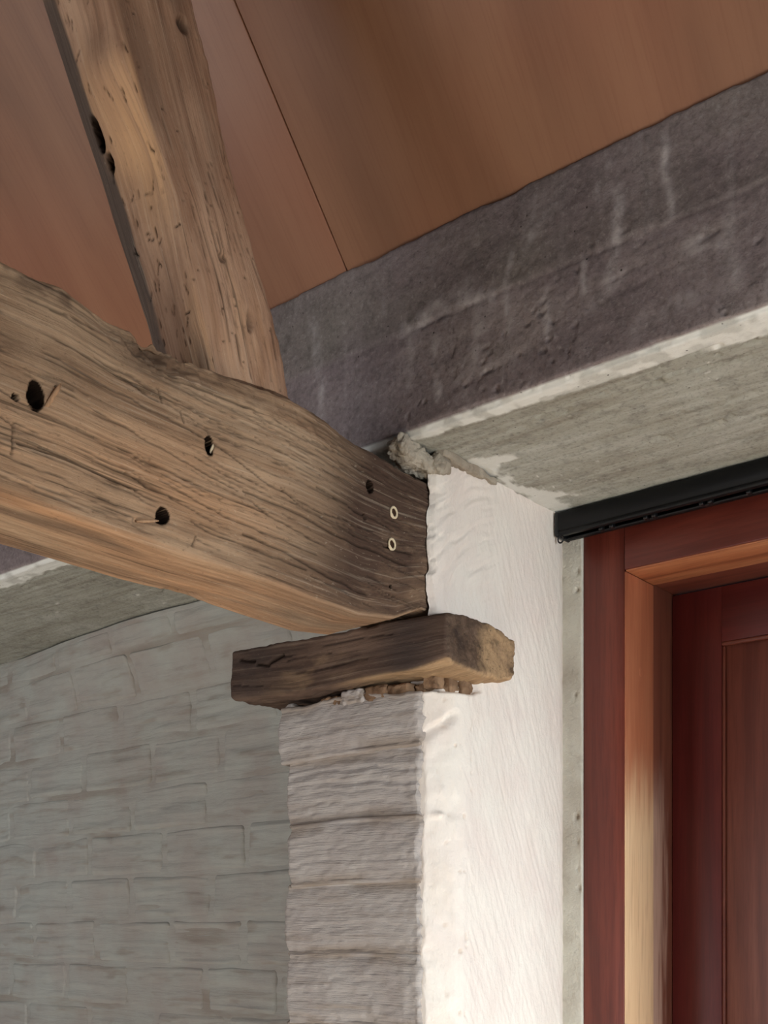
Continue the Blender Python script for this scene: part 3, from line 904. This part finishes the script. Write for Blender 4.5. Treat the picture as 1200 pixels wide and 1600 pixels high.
# flared scars beside the holes
scar = np.exp(-(seg_dist(y, wz, 0.868, 0.487, 0.905, 0.497) / 0.0045) ** 2)
disp -= right * 0.006 * scar
for a in ((0.700, 0.512, 0.702, 0.545), (0.955, 0.480, 0.960, 0.494), (1.06, 0.562, 1.085, 0.556), (0.90, 0.655, 0.905, 0.640), (0.935, 0.640, 0.94, 0.628)):
    s_ = np.exp(-(seg_dist(y, wz, *a) / 0.0011) ** 2) * right
    crack = np.maximum(crack, s_)
    disp -= 0.004 * s_
# lower arris: waney and broken in places
low = np.exp(-((z - 0.47) / 0.03) ** 2) * right
disp -= low * (0.003 + 0.004 * fbm(B, (10, 9, 20), 4, 213))
dent = np.exp(-(((y - 1.05) / 0.03) ** 2 + ((x + 1.228) / 0.016) ** 2)) * under
disp -= dent * (0.008 + 0.014 * fbm(B, (70, 60, 60), 3, 214))
P = P + N * disp[:, None]
m1 = np.clip(under * (0.75 * sstep(-0.35, 0.25, fbm(B, (22, 3, 22), 4, 218)) + 0.1) + right * (0.75 * np.exp(-(((y - 0.93) / 0.16) ** 2 + ((wz - 0.555) / 0.05) ** 2)) + 0.35 * np.exp(-(((y - 0.70) / 0.1) ** 2 + ((wz - 0.52) / 0.05) ** 2))), 0, 1)
m1 *= 0.55 + 0.45 * sstep(-0.3, 0.3, fbm(B, (10, 4, 25), 3, 215))
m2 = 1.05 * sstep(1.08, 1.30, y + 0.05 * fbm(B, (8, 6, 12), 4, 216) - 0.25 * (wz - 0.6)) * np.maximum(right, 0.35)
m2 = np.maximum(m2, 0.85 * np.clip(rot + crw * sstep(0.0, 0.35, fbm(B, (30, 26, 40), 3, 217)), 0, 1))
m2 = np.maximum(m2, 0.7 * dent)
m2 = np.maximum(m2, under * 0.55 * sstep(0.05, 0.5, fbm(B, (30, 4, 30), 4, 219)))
m3 = np.clip(crack * 0.75 + hole * 1.2, 0, 1)
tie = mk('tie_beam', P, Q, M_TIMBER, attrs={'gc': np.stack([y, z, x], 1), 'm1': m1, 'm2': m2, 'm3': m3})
tie['kind'] = 'thing'
tag(tie, 'weathered horizontal timber tie beam with peg holes, resting on the dark wooden pad', 'beam')

# two filled ring holes near the bearing end, and splinters in the peg holes
def ring(name, cy, cz, ry, rz, w, parent, mat, xx=-1.0885):
    pts, qs = [], []
    n1, n2 = 28, 8
    rr = np.random.RandomState(int(cy * 1000))
    wob = [rr.uniform(0.8, 1.25) for _ in range(n1)]
    for a in range(n1):
        A = 2 * math.pi * a / n1
        ww = w * wob[a] * (1.5 if 3.6 < A < 4.6 else 1.0)
        for b in range(n2):
            Bq = 2 * math.pi * b / n2
            k = 1 + ww / ry * math.cos(Bq)
            pts.append((xx + 0.0015 * math.sin(Bq), cy + ry * k * math.cos(A), cz + rz * k * math.sin(A)))
            qs.append((a * n2 + b, ((a + 1) % n1) * n2 + b, ((a + 1) % n1) * n2 + (b + 1) % n2, a * n2 + (b + 1) % n2))
    return mk(name, np.array(pts), np.array(qs), mat, parent)


for cy, czz in ((1.349, 0.632), (1.3445, 0.583)):
    ring('filler_ring', cy, czz, 0.0072, 0.0078, 0.0018, tie, M_PLUG)
    dome('peg_end', (-1.0900, cy, czz), 0.0062, 0.0068, 0.0012, M_DARKWOOD, tie)


def sliver(name, a, b, w, parent, mat):
    a, b = np.array(a, float), np.array(b, float)
    d = (b - a) / np.linalg.norm(b - a)
    u = np.cross(d, (1, 0, 0)); u /= np.linalg.norm(u)
    v = np.cross(d, u)
    pts, qs = [], []
    for s_, k in ((0, 0.6), (0.3, 1.0), (0.75, 0.9), (1.0, 0.25)):
        c = a + (b - a) * s_
        pts += [c + (u * i + v * j * 0.6) * w * k for i, j in ((-1, -1), (1, -1), (1, 1), (-1, 1))]
    for r_ in range(3):
        for k in range(4):
            qs.append((r_ * 4 + k, r_ * 4 + (k + 1) % 4, r_ * 4 + 4 + (k + 1) % 4, r_ * 4 + 4 + k))
    qs += [(3, 2, 1, 0), (12, 13, 14, 15)]
    P_ = np.array(pts)
    return mk(name, P_, np.array(qs), mat, parent, {'gc': P_[:, [2, 1, 0]], 'm1': np.full(16, 0.6), 'm2': np.zeros(16), 'm3': np.zeros(16)}, smooth=False)


sliver('splinter', (-1.092, 0.742, 0.576), (-1.083, 0.757, 0.606), 0.0025, tie, M_TIMBER)
sliver('splinter', (-1.094, 0.986, 0.606), (-1.090, 0.988, 0.617), 0.0018, tie, M_PLUG)
sliver('splinter', (-1.092, 0.868, 0.487), (-1.086, 0.897, 0.494), 0.0020, tie, M_TIMBER)

# ------------------------------------------------------------------ rafter rising from the tie beam
RZ = cat(rng(0.704, 1.24, 0.0021), rng(1.24, 1.56, 0.01))
RW = 0.15
P, N, Q = rbox(rng(0, RW, 0.0024), rng(0, 1, 0.02), RZ, 0.012)   # depth axis runs 0..1, scaled below
P, N, Q = rbox(rng(-1.25, -1.10, 0.0022), rng(0, 0.125, 0.0024), RZ, 0.016)
B = P.copy()
x, h, z = B.T
ridge = keys(z, [(0.70, 1.003), (0.811, 0.968), (0.918, 0.932), (0.999, 0.886), (1.093, 0.846), (1.25, 0.785), (1.6, 0.640)])
back = keys(z, [(0.70, 1.150), (0.738, 1.139), (0.829, 1.114), (0.897, 1.076), (0.967, 1.043), (1.073, 1.005), (1.17, 0.966), (1.6, 0.790)])
lft = keys(z, [(0.70, 1.062), (0.829, 1.012), (0.884, 0.982), (0.976, 0.938), (1.074, 0.888), (1.169, 0.842), (1.6, 0.640)])
wx = np.clip((-1.10 - x) / 0.15, 0, 1)           # 0 right, 1 left
fy = ridge + (lft - 0.036 - ridge) * sstep(0.0, 0.72, wx) + 0.036 * np.clip((wx - 0.68) / 0.32, 0, 1)
P[:, 1] = fy + h / 0.125 * (back - fy)
under = sstep(0.3, 0.85, -N[:, 1])
right = sstep(0.3, 0.85, N[:, 0])
left = sstep(0.3, 0.85, -N[:, 0])
gw = np.stack([z, P[:, 1] + z * 0.42, x], 1)
disp = 0.0050 * fbm(B, (12, 12, 4), 4, 300) + 0.0022 * fbm(gw, (5, 40, 40), 3, 301) + 0.0010 * fbm(gw, (14, 150, 150), 3, 302)
# knot swelling with a hollow under it
disp += 0.014 * np.exp(-(((x + 1.145) / 0.035) ** 2 + ((z - 1.045) / 0.032) ** 2)) * under
disp -= 0.012 * np.exp(-(((x + 1.145) / 0.030) ** 2 + ((z - 0.965) / 0.045) ** 2)) * under
# wany ridge line meander
rl = np.exp(-(np.hypot(x + 1.10, h * 1.0) / 0.03) ** 2)
disp += rl * 0.009 * fbm(B, (0.01, 0.01, 11), 3, 303) - rl * 0.004
m3 = np.zeros(len(B), np.float32)
# holes
for (cx, czz, rx, rz, dp) in ((-1.198, 1.004, 0.0085, 0.017, 0.040), (-1.192, 0.974, 0.0055, 0.010, 0.018)):
    e = np.sqrt(((x - cx) / rx) ** 2 + ((z - czz) / rz) ** 2)
    hm = (1 - sstep(0.65, 1.05, e)) * under
    disp -= dp * hm
    m3 = np.maximum(m3, (1 - sstep(0.95, 1.2, e)) * under)
yy = P[:, 1]
for (cy, czz, ry, rz, dp) in ((1.012, 0.868, 0.007, 0.007, 0.014), (1.060, 0.806, 0.006, 0.018, 0.010), (0.945, 1.125, 0.010, 0.012, 0.010)):
    e = np.sqrt(((yy - cy) / ry) ** 2 + ((z - czz) / rz) ** 2)
    hm = (1 - sstep(0.5, 1.1, e)) * right * (0.7 + 0.5 * fbm(B, (70, 70, 70), 2, 304))
    disp -= dp * hm
    m3 = np.maximum(m3, 0.75 * hm)
# worm galleries: short scratches on the underside, dots everywhere
rsg = np.random.RandomState(23)
for k in range(75):
    cx, czz = rsg.uniform(-1.205, -1.108), rsg.uniform(0.74, 1.22)
    an, ln = rsg.uniform(-1.5, 1.5), rsg.uniform(0.003, 0.012)
    if rsg.rand() < 0.6:
        an = math.pi / 2 + rsg.uniform(-0.4, 0.4)
    s_ = np.exp(-(seg_dist(x, z, cx, czz, cx + ln * math.cos(an), czz + ln * math.sin(an)) / 0.0009) ** 2) * under
    m3 = np.maximum(m3, s_ * 0.9)
for k in range(60):
    cy, czz = rsg.uniform(-0.01, 0.115), rsg.uniform(0.73, 1.22)
    s_ = np.exp(-(np.hypot(h - cy, z - czz) / rsg.uniform(0.0009, 0.0016)) ** 2) * right
    m3 = np.maximum(m3, s_ * 0.9)
# shakes along the grain on the right face
for k in range(26):
    h0, z0 = rsg.uniform(0.015, 0.115), rsg.uniform(0.72, 1.0)
    ln = rsg.uniform(0.03, 0.10)
    s_ = np.exp(-(seg_dist(h + 0.004 * fbm(B, (0.01, 0.01, 20), 2, 305), z, h0, z0, h0 + rsg.uniform(-0.006, 0.006), z0 + ln) / 0.0009) ** 2) * right
    m3 = np.maximum(m3, s_ * rsg.uniform(0.3, 0.7))
disp -= 0.0035 * m3
# splintered back edge
bk = np.exp(-((h - 0.125) / 0.010) ** 2)
disp += bk * 0.006 * fbm(B, (30, 30, 24), 4, 306)
P = P + N * disp[:, None]
TOPK = [(0.2, 0.712), (0.686, 0.717), (0.766, 0.721), (0.831, 0.712), (0.922, 0.712), (1.006, 0.716), (1.129, 0.727), (1.187, 0.725), (1.269, 0.714)]
P[:, 2] = np.maximum(P[:, 2], keys(P[:, 1], TOPK) + 0.003)
m1 = np.clip(under * (0.9 * np.exp(-(((x + 1.14) / 0.03) ** 2 + ((z - 0.96) / 0.07) ** 2)) + 0.45 * sstep(-1.21, -1.19, x) * sstep(-0.2, 0.4, fbm(B, (20, 20, 9), 3, 307)))
             + 0.35 * right * (1 - sstep(0.80, 0.92, z)) * sstep(-0.1, 0.4, fbm(B, (20, 30, 4), 3, 308)), 0, 1)
m2 = np.clip(sstep(0.60, 0.66, wx + 0.05 * fbm(B, (1, 1, 14), 3, 310)) * np.maximum(under, left) * 1.6 + right * 0.45 * sstep(0.0, 0.5, fbm(B, (9, 14, 4), 3, 309)) * sstep(0.85, 1.0, z), 0, 1)  # left facet darkened, its shade painted in; grey blotches on the right face
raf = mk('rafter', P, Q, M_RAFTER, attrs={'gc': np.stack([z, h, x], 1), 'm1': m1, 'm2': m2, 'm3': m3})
raf['kind'] = 'thing'
tag(raf, 'rough wany brown rafter with worm holes rising steeply from the tie beam', 'rafter')

# ------------------------------------------------------------------ dark pad under the tie beam
P, N, Q = rbox(rng(-1.523, -1.040, 0.0022), rng(1.420, 1.612, 0.0026), rng(0.408, 0.492, 0.0022), 0.008)
B = P.copy()
x, y, z = B.T
tz = (z - 0.408) / 0.084
ztop = keys(x, [(-1.523, 0.505), (-1.40, 0.501), (-1.25, 0.496), (-1.12, 0.496), (-1.06, 0.493), (-1.04, 0.489)]) + keys(y, [(1.42, 0), (1.48, 0.006), (1.55, 0.004), (1.612, -0.006)]) * sstep(-1.25, -1.08, x)
zbot = keys(x, [(-1.523, 0.418), (-1.43, 0.411), (-1.36, 0.404), (-1.22, 0.410), (-1.089, 0.411), (-1.04, 0.416)]) + keys(y, [(1.42, 0), (1.5, -0.006), (1.56, -0.008), (1.612, 0.004)]) * sstep(-1.2, -1.06, x)
P[:, 2] = zbot + tz * (ztop - zbot)
fr = sstep(0.3, 0.85, -N[:, 1])
en = sstep(0.3, 0.85, N[:, 0])
lo = sstep(0.3, 0.85, -N[:, 2])
# knocked-off lower corner towards the sawn end
cut = np.clip(0.018 - (np.maximum(-1.040 - x, 0) * 0.14 + (y - 1.42) * 0.55 + (P[:, 2] - 0.408)), 0, 1) * sstep(-1.24, -1.06, x)
P[:, 1] += cut * 0.7
P[:, 2] += cut * 0.5
gr = np.stack([x, z, y], 1)
disp = 0.0035 * fbm(B, (6, 9, 12), 4, 400) + 0.0012 * fbm(gr, (10, 150, 150), 3, 401)
disp += en * 0.0022 * fbm(B, (150, 150, 150), 3, 402)
arr = np.exp(-((z - 0.492) / 0.006) ** 2) + np.exp(-((z - 0.408) / 0.006) ** 2) + np.exp(-((x + 1.04) / 0.006) ** 2)
disp += arr * 0.0035 * fbm(B, (35, 60, 60), 3, 403)
ck = np.zeros(len(B), np.float32)
zw = z + 0.004 * fbm(B, (28, 0.01, 0.01), 3, 404)
for a in ((-1.50, 0.473, -1.46, 0.468), (-1.455, 0.462, -1.425, 0.458), (-1.425, 0.460, -1.39, 0.472), (-1.39, 0.470, -1.37, 0.468), (-1.38, 0.462, -1.28, 0.462), (-1.36, 0.440, -1.2, 0.438), (-1.30, 0.475, -1.15, 0.470), (-1.515, 0.43, -1.42, 0.425)):
    wd = 0.0022 if a[0] < -1.39 and a[1] > 0.455 else 0.0009
    ck = np.maximum(ck, np.exp(-(seg_dist(x, zw, *a) / wd) ** 2) * (1 if wd > 0.001 else 0.6))
ck *= fr
disp -= 0.006 * ck
P = P + N * disp[:, None]
nn = fbm(B, (14, 30, 30), 4, 405)
m1 = np.clip(0.95 * lo * sstep(-1.30, -1.15, x) + 0.8 * sstep(0.002, 0.012, cut) + en * (0.70 * sstep(1.49, 1.53, y + 0.02 * nn) + 0.10) + fr * 0.30 * sstep(0.1, 0.5, nn) * np.exp(-((x + 1.33) / 0.09) ** 2), 0, 1)
m2 = np.clip(fr * (0.75 * np.exp(-((x + 1.12) / 0.06) ** 2) + 0.5 * np.exp(-((x + 1.46) / 0.06) ** 2)) + 0.3 * en * (1 - sstep(1.49, 1.53, y)), 0, 1) * (1 - sstep(0.001, 0.01, cut))
pad = mk('bearing_pad', P, Q, M_PAD, attrs={'gc': np.stack([x, z, y], 1), 'm1': m1, 'm2': m2, 'm3': np.clip(ck, 0, 1)})
tag(pad, 'short dark wooden bearing block lying on the whitewashed pier under the beam end', 'wood block')
